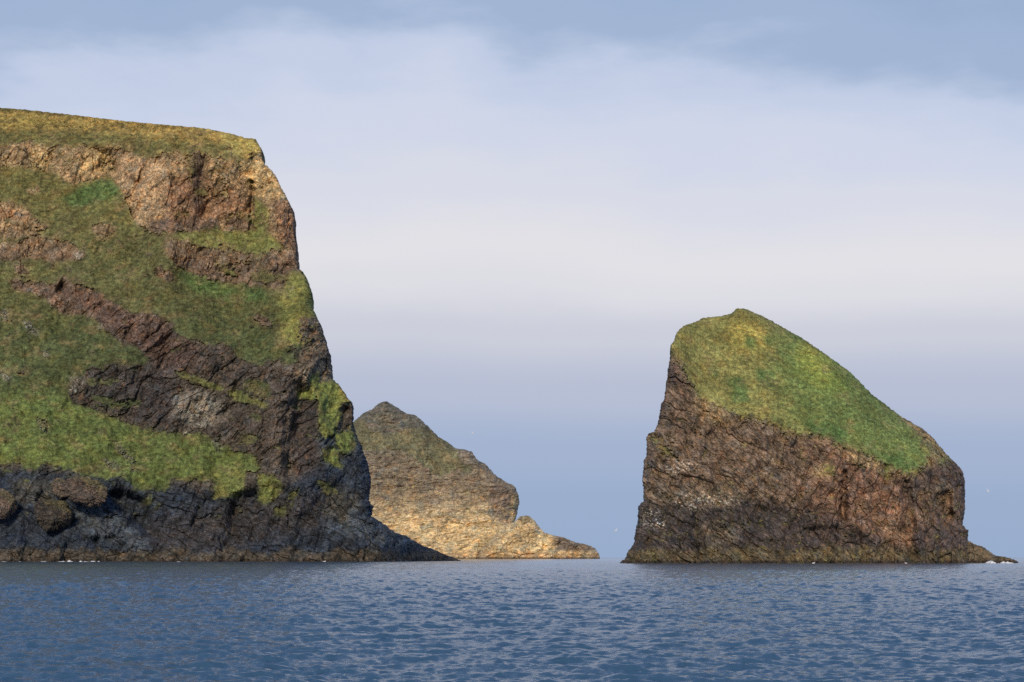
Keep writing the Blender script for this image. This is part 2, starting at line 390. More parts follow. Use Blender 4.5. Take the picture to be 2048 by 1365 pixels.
G1 = [[(488,355),(505,358),(508,400),(507,440),(512,463),(536,457),(539,430),(535,410),(517,400),(508,385)], [(450,442),(460,428),(480,424),(500,428),(507,446),(495,441),(475,433),(462,438)],
 [(385,376),(412,382),(415,390),(390,390)], [(444,380),(455,382),(452,396),(444,392)], [(380,334),(390,335),(392,350),(382,345)], [(340,428),(380,424),(380,430),(345,434)],
 [(423,525),(440,527),(470,545),(480,556),(465,554),(445,541)], [(520,545),(540,550),(545,560),(525,560)],
 [(180,790),(215,795),(235,805),(280,800),(282,812),(240,818),(205,812)], [(170,756),(230,760),(225,772),(175,769)],
 [(345,742),(370,745),(400,755),(440,772),(450,781),(430,780),(395,770),(360,757)], [(455,782),(480,780),(500,793),(520,799),(540,812),(530,819),(500,809),(475,803),(458,793)],
 [(480,766),(500,758),(538,765),(543,798),(525,794),(490,782)], [(560,704),(590,707),(596,722),(585,729),(565,725),(556,716)],
 [(575,675),(600,680),(612,690),(600,700),(585,690)],
 [(590,785),(618,778),(622,745),(640,745),(645,765),(662,757),(680,768),(720,800),(706,806),(692,807),(683,812),(684,840),(675,850),(671,866),(660,871),(650,881),(640,873),(637,830),(634,800),(595,798)],
 [(671,866),(690,862),(700,850),(708,868),(713,885),(706,900),(690,909),(680,902),(672,885)], [(641,880),(648,898),(668,895),(680,910),(678,925),(692,938),(670,932),(648,920)],
 [(578,808),(600,812),(612,815),(600,821),(580,816)], [(512,950),(545,948),(560,965),(566,985),(550,1000),(530,1010),(514,1000),(518,975)], [(575,992),(590,981),(599,987),(580,999)],
 [(632,958),(660,965),(676,985),(665,993),(645,985)], [(500,826),(520,828),(524,840),(508,842)], [(480,870),(515,868),(512,890),(488,892)], [(292,992),(305,988),(303,1008),(283,1012)],
 [(545,1015),(572,1012),(574,1032),(550,1030)]]
c = Chart(-440, 1000, 190, 1135)
rock = c.area([R1,R3,R4]+R2, 9, 16, .8, 3)
gr = c.area(G1, 7, 9, .8, 8)
# rubbly, half-grown edges: rock shows through thin turf in small patches
patch = fbm(c.U/7, c.V/5, 4, 21, .7)
edge = np.clip(blur(rock, 9)*2-.05, 0, 1)
gmask = np.clip(1-rock + gr, 0, 1)
gmask = np.where((gmask > .5) & (patch > .62-.42*edge), 0, gmask)
upper = (c.V < 480) & (c.U < 560)
gmask = np.where((gmask < .5) & (patch < -.38) & upper, 1, gmask)
gmask = np.where((gmask < .5) & (patch < -.55) & (c.V < 760), 1, gmask)
mott = fbm(c.U/16, c.V/7, 5, 27, .7) + .25*patch
bare = c.area([[(-440,360),(150,420),(330,440),(330,570),(200,590),(-440,570)],[(-440,560),(60,600),(110,700),(60,930),(-440,930)],[(380,590),(640,640),(560,720),(350,650)],[(0,285),(540,285),(540,335),(0,300)]], 10, 30, 15)
gmask = np.where((gmask > .5) & (mott > .62-.36*bare), 0, gmask)
ledge = fbm(c.U/30+c.V/22, c.V/9-c.U/40, 4, 28, .6)
gmask = np.where((gmask < .5) & (ledge > .30) & (c.V > 640) & (c.V < 1040) & (c.U < 660), 1, gmask)
def fray(m, c, soft, amt, seed, ang=0, lo=-.45, hi=.45):
    a, b = rot(c.U, -c.V, ang)
    n = 1.6*fbm(a/10, b/5, 5, seed, .72) + .5*fbm(c.U/30, c.V/20, 2, seed+3)
    return (blur(m.astype(float), soft) + amt*np.clip(n, lo, hi) > .5)
gmask = np.where(c.area([[(370,288),(525,285),(520,330),(470,360),(455,400),(385,405)],[(55,292),(135,292),(140,345),(60,338)],[(140,295),(165,295),(160,330),(140,330)],[(200,295),(235,300),(230,345),(205,340)],[(555,380),(575,395),(580,420),(560,420)],[(440,480),(540,500),(520,560),(420,540)],[(560,640),(640,640),(650,700),(560,740)]], 8, 16, 6) > .5, gmask*.6+.27, gmask)
gmask = fray(gmask, c, 2.3, .66 + .55*np.clip(1-np.abs(c.V-320)/60, 0, 1)*smooth(540-c.U, 0, 60) + .3*((c.V > 420) & (c.V < 600)), 401, R(15))
crags = c.area([[(40,640),(55,640),(80,665),(78,675),(60,668)], [(85,700),(98,703),(100,718),(88,714)], [(138,756),(168,755),(166,790),(142,786)], [(70,835),(92,838),(100,865),(85,868)],
 [(217,875),(228,880),(276,925),(264,928),(235,903)], [(205,915),(235,925),(240,940),(208,935)], [(0,620),(18,622),(12,645),(0,640)], [(0,740),(25,755),(20,765),(0,758)], [(425,882),(440,886),(445,908),(432,905)],
 [(365,858),(375,862),(379,875),(368,873)], [(196,650),(206,652),(204,662),(197,660)], [(178,700),(190,705),(188,712),(178,710)], [(140,735),(150,740),(146,746)], [(195,858),(204,862),(202,870),(196,868)],
 [(330,935),(338,940),(336,948),(328,944)], [(262,936),(272,938),(270,946),(262,944)], [(475,595),(482,597),(480,602)], [(580,575),(590,576),(588,582),(580,581)], [(25,420),(50,430),(45,436),(28,430)], [(145,505),(165,500),(168,516),(155,520)]], 7, 7, .8, 15)
crags = crags*(fbm(c.U/3.2, c.V/3, 3, 61, .7) > .02)
pebbles = (fbm(c.U/2.6, c.V/2.2, 2, 62, .7) > .62) & (fbm(c.U/30, c.V/24, 3, 63) > .05) & (c.U < 420) & (c.V > 380)
gmask = np.clip(gmask.astype(float) - crags - pebbles, 0, 1)
gmask = blur(gmask.astype(float), .6)
cot = .24 + (1.0-.24)*blur(np.clip(1-rock+.25*gr,0,1), 5)
cot = np.where(c.V < 300, cot + 1.6*smooth(300-c.V, 0, 40), cot)
shore = c.area([[(-440,940),(200,960),(330,975),(420,1000),(520,1020),(640,1040),(760,1010),(1000,1010),(1000,1135),(-440,1135)]], 4, 20, 8)
cot = cot + .35*shore
cot = blur(cot, 2); cot = cot*.4 + blur(cot, 13)*.6
def base_h(u): return 1165 + 18*smooth(u, 560, 760) + 230*smooth(u, 740, 950)
Dh = recess(c, cot, base_h, 0)
Dh = Dh*.5 + blur(Dh, 6)*.5
def mottle(c, K, seed, ang, lo=.55):
    a, b = rot(c.U, -c.V, ang)
    m = fbm(a/38, b/14, 5, seed, .68); q = fbm(a/9, b/4, 4, seed+5, .7)
    K = K*(1 + lo*np.clip(m*2.2, -1, 1.3) + .38*np.clip(q*2, -1, 1.3))[...,None]
    warm = smooth(fbm(a/24, b/16, 4, seed+9, .6), .05, .5)[...,None]; cool = smooth(fbm(a/26, b/20, 4, seed+19, .6), .05, .5)[...,None]
    return K*(1+warm*np.array((.18,.0,-.16)))*(1+cool*np.array((-.22,-.08,.1)))
# broad relief: buttresses, gullies, hollows (metres, plus = farther)
def hollow(P, soft, m, wp=5): return 1.1*m*c.area([P], wp+5, 14, soft, 11)
Dh += hollow([(195,300),(225,300),(240,360),(215,350),(200,345)], 5, 9)
Dh += hollow([(218,985),(250,982),(285,1000),(300,1040),(320,1075),(290,1070),(255,1030),(225,1010)], 5, 17)
Dh += hollow([(395,310),(412,310),(420,440),(400,450)], 6, 7) + hollow([(500,360),(508,360),(510,460),(496,460)], 1.5, 6)
Dh += hollow([(590,760),(625,780),(632,960),(560,960),(585,840)], 8, 14) + hollow([(540,780),(560,780),(575,980),(540,960)], 5, -7)
Dh += hollow([(290,705),(345,660),(350,760),(305,735)], 4, 6) + hollow([(470,985),(520,985),(520,1090),(440,1100)], 6, 12)
Dh += hollow([(520,1050),(620,1040),(660,1108),(540,1112)], 14, 8) + hollow([(110,575),(128,565),(135,585),(112,592)], 2, 6)
Dh += hollow([(683,815),(705,815),(703,850),(688,862),(672,875),(660,885),(645,895),(655,875),(680,850)], 1.5, 5)
Dh += hollow([(180,1075),(230,1070),(260,1100),(290,1125),(200,1125)], 3, 6)
Dh += 13*fbm(c.U/95+c.V/300, c.V/110, 4, 31)*smooth(c.V, 270, 330) + 5*fbm(c.U/26+c.V/90, c.V/85, 3, 33, .6)*blur(rock,6)
def depth_h(U, V, xl, xr):
    D = c.get(Dh, U, V); g = c.get(gmask, U, V)
    top = smooth(V, 240, 300); d = np.clip((xr-U)/(52*top+12), 0, 1)
    D = D + (6+9*top)*(1-np.sqrt(np.clip(1-(1-d)**2, 0, 1)))
    X = (U-1024)/F*D + .6*(D-1165); Z = (VH-V)/F*D + .3*(D-1165)
    top = smooth(V, 240, 300)
    w3 = smooth(V, 930, 1000); w2 = smooth(V, 560, 640)*(1-w3); w1 = 1-smooth(V, 560, 640)
    rr_ = np.zeros(X.shape)
    for w_, args in ((w1, (R(80), 40, 1.0)), (w2, (R(35), 60, 1.4)), (w3, (R(-32), 80, 1.3, 3.4))):
        q = (w_ > 0) & (g < .8)
        rr_[q] += w_[q]*rockrelief(X[q], Z[q], *args)
    gg = .9*ridge(X/10+.5*fbm(X/8,Z/8,2,97), Z/2.6-X/26, 3, 91, .6)*.8 + .8*fbm(X/9, Z/6, 4, 90, .6) + .45*fbm(X/1.8, Z/1.1, 2, 95)
    gg = gg + 3.2*ridge(X/34+Z/60, Z/52-X/90, 3, 98, .5)
    D = D - (1-smooth(g,.2,.8))*rr_*1.0 - gg*smooth(g,.2,.8)
    return D
# colours of turf and rock, with the sunlit top and shaded foot painted in
def turf(c, base):
    a = np.zeros(c.U.shape+(3,)) + np.array(base); return a
T = turf(c, (.090,.084,.030))
n1 = fbm(c.U/45, c.V/28, 4, 51, .6); n2 = fbm(c.U/18, c.V/12, 4, 52, .6)
T = paint(T, smooth(c.V, 330, 520)*.8, (.058,.064,.026))
T = paint(T, smooth(c.V, 590, 680)*(1-smooth(c.V,840,880))*.8, (.043,.056,.023))
T = paint(T, c.area([[(-440,840),(60,780),(150,800),(300,860),(420,870),(540,920),(560,1010),(400,1010),(200,970),(-440,960)]], 8, 30, 14)*.85, (.066,.088,.026))
T = paint(T, c.area([[(-440,200),(530,250),(530,285),(380,285),(200,262),(60,258),(-440,262)]], 4, 20, 6)*.8, (.250,.180,.056))  # dry gold rim, warmed further for low sunlight painted into the turf
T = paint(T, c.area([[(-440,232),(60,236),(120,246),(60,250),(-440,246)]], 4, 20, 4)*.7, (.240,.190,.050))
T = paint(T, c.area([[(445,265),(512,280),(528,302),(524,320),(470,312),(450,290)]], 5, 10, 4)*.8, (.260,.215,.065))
T = paint(T, c.area([[(160,375),(200,355),(240,365),(252,395),(215,400),(150,420),(125,400)]], 5, 14, 4)*.8, (.040,.074,.024))
T = paint(T, c.area([[(345,535),(400,555),(470,575),(520,575),(540,600),(470,608),(390,585)]], 5, 16, 5)*.8, (.044,.076,.024))
T = paint(T, c.area([[(330,468),(430,455),(540,465),(580,495),(520,508),(400,492)], [(420,520),(480,545),(480,560),(430,545)], [(505,400),(540,405),(540,465),(505,465)],[(450,424),(507,424),(507,446),(450,446)]], 5, 12, 4)*.8, (.108,.116,.034))
T = paint(T, c.area([[(590,540),(640,560),(650,680),(560,690),(560,600)]], 6, 16, 7)*.7, (.135,.140,.040))
T = paint(T, c.area([[(585,740),(720,740),(720,940),(630,940),(630,800),(585,800)]], 3, 12, 3), (.098,.118,.034))
T = paint(T, c.area([[(670,765),(690,780),(712,806),(690,802)]], 3, 8, 3)*.7, (.18,.135,.035))
T = paint(T, c.area([[(340,740),(450,770),(545,800),(545,825),(450,800)],[(400,940),(600,940),(600,1015),(400,1015)]], 3, 12, 3)*.8, (.085,.096,.030))
T = T*1.3
T = paint(T, smooth(n1, .02, .4)*.5, (.140,.108,.055)); T = paint(T, smooth(-n2, .05, .4)*.45, (.030,.042,.018))
T = T*(1+.5*np.clip(2*fbm(c.U/11, c.V/6, 4, 303, .7), -1, 1.2))[...,None]
K = turf(c, (.235,.165,.100))
K = paint(K, smooth(c.V, 430, 560), (.150,.105,.082))
K = paint(K, smooth(c.V, 600, 720), (.074,.061,.056))  # darker lower cliff: rock tone plus shade put into the colour
K = paint(K, c.area([[(225,305),(330,320),(325,400),(300,440),(250,390)]], 6, 18, 7)*.85, (.330,.225,.140))
K = paint(K, c.area([[(160,300),(215,300),(210,345),(160,350)],[(60,300),(95,300),(95,335),(60,335)],[(470,320),(540,320),(575,400),(520,395)]], 6, 14, 5)*.8, (.400,.290,.155))
K = paint(K, c.area([[(330,370),(390,340),(500,400),(495,440),(330,450)],[(545,400),(600,400),(600,500),(560,480)]], 6, 18, 7)*.7, (.200,.110,.072))
K = paint(K, c.area([[(300,440),(440,440),(440,466),(300,468)],[(450,436),(507,440),(507,462),(455,462)],[(380,300),(415,305),(410,420),(385,420)]], 6, 14, 4)*.7, (.085,.060,.055))
K = paint(K, c.area([[(-440,395),(65,420),(60,440),(-440,440)]], 6, 14, 4)*.7, (.34,.21,.13))
K = paint(K, c.area([[(100,570),(200,590),(340,650),(400,700),(380,760),(300,720),(180,630)]], 6, 14, 7)*.6, (.100,.062,.055))
K = paint(K, c.area([[(345,795),(400,780),(440,800),(460,830),(400,855),(350,835)]], 8, 14, 7)*.8, (.235,.215,.195))
K = paint(K, c.area([[(530,720),(590,720),(600,960),(540,940)]], 6, 14, 7)*.5, (.125,.100,.085))
K = paint(K, c.area([[(170,740),(215,735),(340,745),(345,860),(200,820),(170,780)]], 6, 12, 5)*.6, (.045,.042,.050))
K = paint(K, c.area([[(590,790),(635,800),(640,960),(590,960)]], 6, 14, 5)*.6, (.055,.050,.062))  # shade of the recess painted into the rock
K = paint(K, c.area([[(598,640),(700,640),(700,760),(640,790),(596,770)]], 5, 14, 5)*.7, (.185,.145,.110))  # brown rock painted lighter to offset shading on the turned edge
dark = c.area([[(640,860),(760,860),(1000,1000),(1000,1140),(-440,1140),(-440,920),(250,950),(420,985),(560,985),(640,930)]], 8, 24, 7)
K = paint(K, dark*.95, (.029,.041,.066))  # dark wet rock, with bluish shade added to its colour
K = paint(K, c.area([[(470,1000),(640,990),(700,1020),(640,1060),(450,1100),(300,1110),(290,1040),(420,1020)]], 8, 24, 12)*.55, (.060,.048,.044))
K = paint(K, c.area([[(630,1040),(700,1035),(760,1040),(840,1085),(800,1100),(700,1080)],[(150,1010),(215,1020),(300,1090),(280,1105),(190,1070),(140,1050)]], 6, 14, 6)*.8, (.078,.094,.120))
K = paint(K, c.area([[(660,985),(715,980),(722,1010),(690,1045),(650,1030)],[(20,960),(110,960),(110,1010),(20,1010)]], 6, 14, 5)*.5, (.10,.092,.072))
K = paint(K, np.clip(crags + pebbles, 0, 1), (.27,.255,.235))
lowline = 1101 + 20*fbm(c.U/70, c.V*0+.3, 5, 5, .62) + 5*fbm(c.U/12,c.V/6,3,7) + 5*smooth(c.U,700,800)
K = paint(K, smooth(c.V, lowline-7, lowline+6)*.8, (.088,.072,.054)); K = paint(K, smooth(c.V, 1117, 1122), (.045,.036,.03))
rust = smooth(fbm(c.U/14, c.V/30, 3, 57, .6), .3, .55)
K = paint(K, rust*.35*(1-dark), (.26,.13,.07))
K = K*(1.0-.08*dark[...,None])*(1+.2*(1-smooth(c.V, 380, 560)))[...,None]*np.array((1,1.03,.95))  # upper rock brightened: gradient of sunlight put into the colour
K = mottle(c, K, 301, R(35), .55)
K = paint(K, 0*K[...,0], (0,0,0))
gb = np.clip(.55*gmask + .45*blur(gmask, 7) + .25*fbm(c.U/5, c.V/4, 3, 88, .7)*(4*blur(gmask,7)*(1-blur(gmask,7))), 0, 1)[...,None]
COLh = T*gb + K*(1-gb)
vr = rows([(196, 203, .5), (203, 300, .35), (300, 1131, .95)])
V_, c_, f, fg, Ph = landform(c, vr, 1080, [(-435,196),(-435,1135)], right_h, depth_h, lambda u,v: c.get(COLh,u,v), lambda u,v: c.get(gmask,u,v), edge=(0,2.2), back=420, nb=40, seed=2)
headland = empty('headland', (-60, 1200, 0), kind='structure', category='cliff', label='tall green and brown sea cliff with a flat grassy top, dark rock at its foot')
m_rock = land_material('headland_rock', 'rock', .9, (1.0,1,1.6), (0,R(18),0), 1.0, .7)
m_turf = land_material('headland_turf', 'grass', 1.0, (1,1,1), (0,0,0), 1.0, .35)
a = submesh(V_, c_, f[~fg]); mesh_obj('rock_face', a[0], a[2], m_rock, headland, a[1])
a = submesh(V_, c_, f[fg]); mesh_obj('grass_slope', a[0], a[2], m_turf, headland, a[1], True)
CH = c

# ================================================================ sea stack
left_s = [(1478,617.5),(1472,618.5),(1461,628),(1441,633),(1423,635),(1406,636.5),(1393,643),(1366,653),(1353,666),(1350,679),(1342,690),(1341,714),(1338,732),(1335,758),(1332,774),(1330,798),(1323,807),(1320,831),
 (1316,848),(1309,864),(1298,867),(1293,875),(1294,890),(1294,911),(1288,920),(1287,944),(1285,960),(1288,982),(1287,1002),(1277,1013),(1276,1041),(1272,1059),(1267,1090),(1256,1103),(1250,1118),(1240,1125),(1238,1135)]
right_s = [(1484,617.5),(1495,620),(1530,635),(1560,652),(1600,674),(1650,708),(1700,744),(1745,790),(1775,812),(1800,832),(1822,844),(1842,856),(1864,874),(1892,907),(1914,929),(1925,942),(1930,964),(1930,991),
 (1930,1021),(1925,1050),(1937,1061),(1935,1085),(1936,1110),(1938,1135)]
Gs = [(1300,560),(1342,690),(1341,706),(1350,716),(1366,726),(1368,742),(1380,765),(1392,782),(1400,796),(1425,806),(1445,818),(1480,830),(1505,835),(1530,843),(1560,856),(1590,866),(1640,868),(1660,875),(1680,892),
 (1700,900),(1730,906),(1760,920),(1775,935),(1800,944),(1825,948),(1838,938),(1852,928),(1860,905),(1845,880),(1822,858),(1806,836),(1775,800),(1900,560)]
c2 = Chart(1225, 1950, 600, 1140)
g0 = c2.area([Gs], 8, 11, .8, 13); ex = c2.area([[(1645,935),(1668,925),(1672,945),(1650,952),(1625,955)],[(1765,930),(1788,928),(1786,958),(1770,965)],[(1292,868),(1310,866),(1330,895),(1350,915),(1360,925),(1335,918),(1300,885)],[(1288,985),(1302,975),(1306,985),(1290,1002)],[(1855,925),(1895,905),(1900,915),(1880,930)]], 6, 8, .8, 14)
patch = fbm(c2.U/6, c2.V/4.5, 4, 23, .7); near = blur(g0, 6)
gm2 = np.clip(g0+ex*(patch > -.1), 0, 1); gm2 = np.where((gm2 > .5) & (near < .9) & (patch > .22), 0, gm2); gm2 = np.where((gm2<.5)&(near > .12)&(patch < -.2), 1, gm2)
gm2 = np.where((gm2 < .5) & (patch < -.5) & (c2.V < 1000) & ((c2.U < 1400)|(c2.U>1620)), 1, gm2)
gm2 = fray(gm2, c2, 4.5, 1.05, 411, R(-20), -.46, .48)
gm2 = blur(gm2.astype(float), .6)
cot = .2 + .85*blur(g0, 5) + .5*smooth(c2.V, 1095, 1118)
def base_s(u): return 828 + 10*smooth(u,1700,1930)
Ds = recess(c2, cot, base_s, 0); Ds = Ds*.4 + blur(Ds, 6)*.6
def hol(P, soft, m, wp=5): return 1.2*m*c2.area([P], wp+5, 14, soft, 11)
Ds += hol([(1684,940),(1692,940),(1694,1030),(1688,1050),(1680,1030)], 2, 5) + hol([(1430,930),(1445,920),(1440,1120),(1415,1120)], 5, 3) + hol([(1770,925),(1786,930),(1788,960),(1766,958)], 3, 3)
Ds += hol([(1600,1060),(1700,1050),(1750,1090),(1720,1100),(1620,1085)], 5, 4) + hol([(1500,1010),(1600,1030),(1620,1060),(1500,1060)], 6, 3) + hol([(1805,960),(1822,960),(1835,1120),(1800,1120)], 3, 4)
Ds += hol([(1870,990),(1900,980),(1905,1040),(1880,1060)], 3, 4) + hol([(1395,1080),(1405,1060),(1412,1122),(1398,1122)], 2, 3)+ hol([(1535,1080),(1545,1080),(1560,1110),(1540,1110)], 2, 3)
Ds += 6*ridge(c2.U/110+c2.V/260, c2.V/170, 4, 35, .5)*smooth(c2.V, 760, 900)*(1-blur(g0,14))**2 + 3.5*fbm(c2.U/22, c2.V/50, 2, 36)*(1-g0)
Ds -= 1.5*fbm(c2.U/60, c2.V/40, 3, 38)*g0
def depth_s(U, V, xl, xr):
    D = c2.get(Ds, U, V); g = c2.get(gm2, U, V)
    w = xr-xl
    dl = np.clip((U-xl)/np.minimum(70, w/2), 0, 1); dr = np.clip((xr-U)/np.minimum(130, w/2), 0, 1)
    D = D + 9*(1-np.sqrt(np.clip(1-(1-dl)**2,0,1))) + 22*(1-np.sqrt(np.clip(1-(1-dr)**2,0,1)))
    X = (U-1024)/F*D + .5*(D-828); Z = (VH-V)/F*D
    wl = 1-smooth(U, 1480, 1620)
    k = .75
    rr_ = rockrelief(X/k, Z/k, R(-42), 140, .8, 5)*wl + rockrelief(X/k, Z/k, R(72), 160, .9, 2.2)*(1-wl)
    gg = .45*ridge(X/5+.5*fbm(X/6,Z/6,2,197), Z/1.7+X/9, 3, 191, .6) + .5*fbm(X/7, Z/5, 4, 190, .6) + .35*fbm(X/1.5, Z/.9, 2, 195)
    D = D - (1-smooth(g,.2,.8))*rr_*k - gg*smooth(g,.2,.8)
    return D
T = turf(c2, (.175,.170,.058))
n1 = fbm(c2.U/40, c2.V/26, 4, 71, .6); n2 = fbm(c2.U/16, c2.V/12, 4, 72, .6)
T = paint(T, c2.area([[(1560,640),(1950,640),(1950,960),(1700,960),(1600,860),(1540,760)]], 10, 40, 22)*.9, (.104,.148,.048))
T = paint(T, c2.area([[(1480,640),(1530,650),(1540,700),(1470,700),(1450,660)],[(1600,680),(1640,700),(1660,760),(1600,730)]], 10, 20, 9)*.7, (.290,.240,.060))
T = paint(T, c2.area([[(1600,680),(1660,720),(1700,790),(1640,780),(1590,730)]], 8, 20, 10)*.7, (.170,.220,.048))
T = paint(T, c2.area([[(1455,755),(1490,755),(1500,810),(1465,805)],[(1490,672),(1515,678),(1510,700),(1490,698)],[(1530,672),(1548,678),(1545,692),(1530,690)],[(1510,735),(1550,745),(1545,780),(1520,770)],[(1415,735),(1440,745),(1430,758)],[(1500,810),(1540,830),(1600,860),(1560,850)],[(1765,900),(1800,915),(1850,935),(1810,945),(1770,920)],[(1600,840),(1680,850),(1700,890),(1630,866)]], 7, 10, 4)*.75, (.055,.110,.036))
T = T*(1+.4*np.clip(2*fbm(c2.U/9+c2.V/30, c2.V/5, 4, 305, .7), -1, 1.2))[...,None]
T = paint(T, smooth(n1, .1, .5)*.5, (.200,.165,.075)); T = paint(T, smooth(-n2, .1, .5)*.35, (.075,.105,.035))
K = turf(c2, (.158,.114,.088))
K = paint(K, smooth(c2.U + (c2.V-1000)*.4, 1540, 1680)*.9, (.205,.125,.092))
K = paint(K, c2.area([[(1390,780),(1440,815),(1470,850),(1420,850),(1385,810)],[(1690,900),(1770,915),(1770,945),(1700,925)],[(1630,930),(1660,925),(1660,960),(1620,950)],[(1805,838),(1890,910),(1885,940),(1860,930),(1830,880)],[(1870,960),(1900,960),(1895,1010),(1870,1020)]], 6, 12, 4)*.7, (.36,.26,.15))
K = paint(K, c2.area([[(1806,836),(1845,858),(1892,907),(1905,925),(1880,935),(1855,905),(1825,870)]], 5, 9, 3)*.75, (.20,.175,.095))
K = paint(K, c2.area([[(1340,725),(1365,730),(1395,790),(1380,800),(1345,770)]], 5, 12, 4)*.7, (.10,.07,.07))
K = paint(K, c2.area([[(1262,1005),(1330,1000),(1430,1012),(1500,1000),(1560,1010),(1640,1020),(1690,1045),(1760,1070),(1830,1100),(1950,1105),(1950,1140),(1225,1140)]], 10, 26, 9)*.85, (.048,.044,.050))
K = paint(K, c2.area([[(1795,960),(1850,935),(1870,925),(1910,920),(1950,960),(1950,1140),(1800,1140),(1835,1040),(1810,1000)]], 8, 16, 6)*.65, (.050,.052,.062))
K = paint(K, c2.area([[(1835,985),(1860,975),(1870,1040),(1840,1060)],[(1880,990),(1915,975),(1912,1020),(1890,1060)],[(1760,1040),(1820,1020),(1830,1110),(1770,1115)]], 8, 12, 4)*.6, (.20,.13,.085))
K = paint(K, c2.area([[(1400,1050),(1450,1030),(1480,1080),(1420,1110)],[(1290,960),(1400,975),(1500,985),(1460,1010),(1380,1005),(1300,1005)]], 8, 14, 6)*.6, (.15,.125,.10))
gu = fbm(c2.U/5, c2.V/3.2, 3, 78, .7)
K = paint(K, c2.area([[(1278,1020),(1310,1020),(1335,1045),(1330,1060),(1290,1055)],[(1310,935),(1330,930),(1395,920),(1400,935),(1350,950)],[(1350,990),(1480,985),(1480,1010),(1350,1020)]], 5, 12, 4)*smooth(gu, .12, .3), (.52,.50,.46))
K = paint(K, smooth(gu, .3, .5)*smooth(c2.V, 840, 900)*(1-smooth(c2.V,1010,1050))*.55*(1-smooth(c2.U,1500,1640)), (.40,.36,.31))
lowline = 1096 + 24*fbm(c2.U/70, c2.V*0+.3, 5, 6, .62) + 6*fbm(c2.U/12,c2.V/6,3,7)
K = paint(K, smooth(c2.V, lowline-8, lowline+7)*.8, (.120,.095,.056)); K = paint(K, smooth(c2.V, 1119, 1124), (.045,.035,.03))
rim = np.clip(blur(g0, 9)*2.4, 0, 1)*(fbm(c2.U/7, c2.V/5, 4, 79, .7) > -.12)
K = paint(K, rim*.55, (.24,.205,.115))
K = K*.98*np.array((1,1.02,.97))
K = mottle(c2, K, 321, R(-40), .55)
gb = np.clip(.6*gm2 + .4*blur(gm2, 6) + .25*fbm(c2.U/5, c2.V/4, 3, 89, .7)*(4*blur(gm2,6)*(1-blur(gm2,6))), 0, 1)[...,None]
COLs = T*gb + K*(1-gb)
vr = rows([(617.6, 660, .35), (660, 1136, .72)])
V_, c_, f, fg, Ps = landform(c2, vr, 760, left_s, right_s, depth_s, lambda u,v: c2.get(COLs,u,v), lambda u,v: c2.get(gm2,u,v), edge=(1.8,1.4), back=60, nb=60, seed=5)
stack = empty('sea_stack', (115, 850, 0), category='sea stack', label='steep sea stack with a sloping green grass cap above bare brown rock walls')
m_rock2 = land_material('stack_rock', 'rock', 1.35, (.8,1,2.0), (0,R(38),0), 1.0, .7)
m_turf2 = land_material('stack_turf', 'grass', 1.4, (1,1,1), (0,0,0), 1.0, .25)
a = submesh(V_, c_, f[~fg]); mesh_obj('rock_face', a[0], a[2], m_rock2, stack, a[1])
a = submesh(V_, c_, f[fg]); mesh_obj('grass_cap', a[0], a[2], m_turf2, stack, a[1], True)

# ================================================================ distant island
left_i = [(768,803.5),(756,809),(743,820),(730,825),(720,833),(706,845),(640,900),(560,980),(520,1060),(500,1130)]
right_i = [(772,803.5),(778,806),(791,814),(814,828.5),(830,830.5),(841,839),(859,856),(878,875),(896,885),(912,898),(928,899.5),(944,904),(954,920),(970,928),(991,951),(1012,965),(1025,970),(1031,976),(1037,991),(1039,1007),(1035,1023),(1031,1041),(1026,1052),(1030,1130)]
c3 = Chart(490, 1210, 795, 1130)
def base_i(u): return 3700 + 0*u
green = c3.area([[(640,860),(706,845),(770,870),(850,850),(900,880),(930,930),(880,960),(800,900),(720,905),(640,960)],[(690,835),(740,835),(715,880),(690,890)],[(920,930),(950,925),(945,950),(925,950)]], 8, 14, 6)
gp = fbm(c3.U/6, c3.V/3.5, 4, 25, .7)
gm3 = ((green + .8*gp) > .62).astype(float); gm3 = np.where((gm3<.5)&(gp>.5)&(c3.V<1000), 1, gm3); gm3 = blur(gm3, .6)
Di = recess(c3, .5 + .5*blur(gm3, 4) + .4*smooth(c3.V,1095,1115), base_i, 0); Di = blur(Di, 4)
def hoi(P, soft, m): return m*c3.area([P], 3, 14, soft, 11)
Di += hoi([(980,985),(1030,985),(1045,1007),(1036,1050),(1000,1045),(985,1028)], 5, 13) + 4*ridge(c3.U/80+c3.V/50, c3.V/8+c3.U/110+.8*fbm(c3.U/45,c3.V/30,3,49), 4, 48, .6) + 22*fbm(c3.U/60, c3.V/90, 3, 45) + 9*fbm(c3.U/14, c3.V/18, 3, 46)
def depth_i(U, V, xl, xr):
    D = c3.get(Di, U, V); X = (U-1024)/F*D; Z = (VH-V)/F*D
    k = 2.6
    rr_ = rockrelief(X/k, Z/k, R(5), 240, .35, 5.5)
    D = D - rr_*k*.5
    w = xr-xl
    dr = np.clip((xr-U)/np.minimum(50, w/2), 0, 1); dl = np.clip((U-xl)/np.minimum(60, w/2), 0, 1)
    return D + 60*(1-np.sqrt(np.clip(1-(1-dr)**2,0,1))) + 60*(1-np.sqrt(np.clip(1-(1-dl)**2,0,1)))
T = turf(c3, (.120,.115,.066)); T = paint(T, smooth(fbm(c3.U/20,c3.V/14,3,91),0,.4)*.6, (.15,.13,.07))
K = turf(c3, (.135,.126,.092))
K = paint(K, smooth(c3.V, 870, 950)*.9, (.195,.155,.105)); K = paint(K, smooth(c3.V, 965, 1060)*.92, (.500,.385,.215))  # golden base: patch of sunlight painted into the rock, duller above
K = paint(K, c3.area([[(975,975),(1010,968),(1020,1000),(1022,1048),(996,1041),(983,1025)]], 3, 8, 3)*.6, (.13,.10,.09))  # shadow in the shoulder recess painted as darker rock
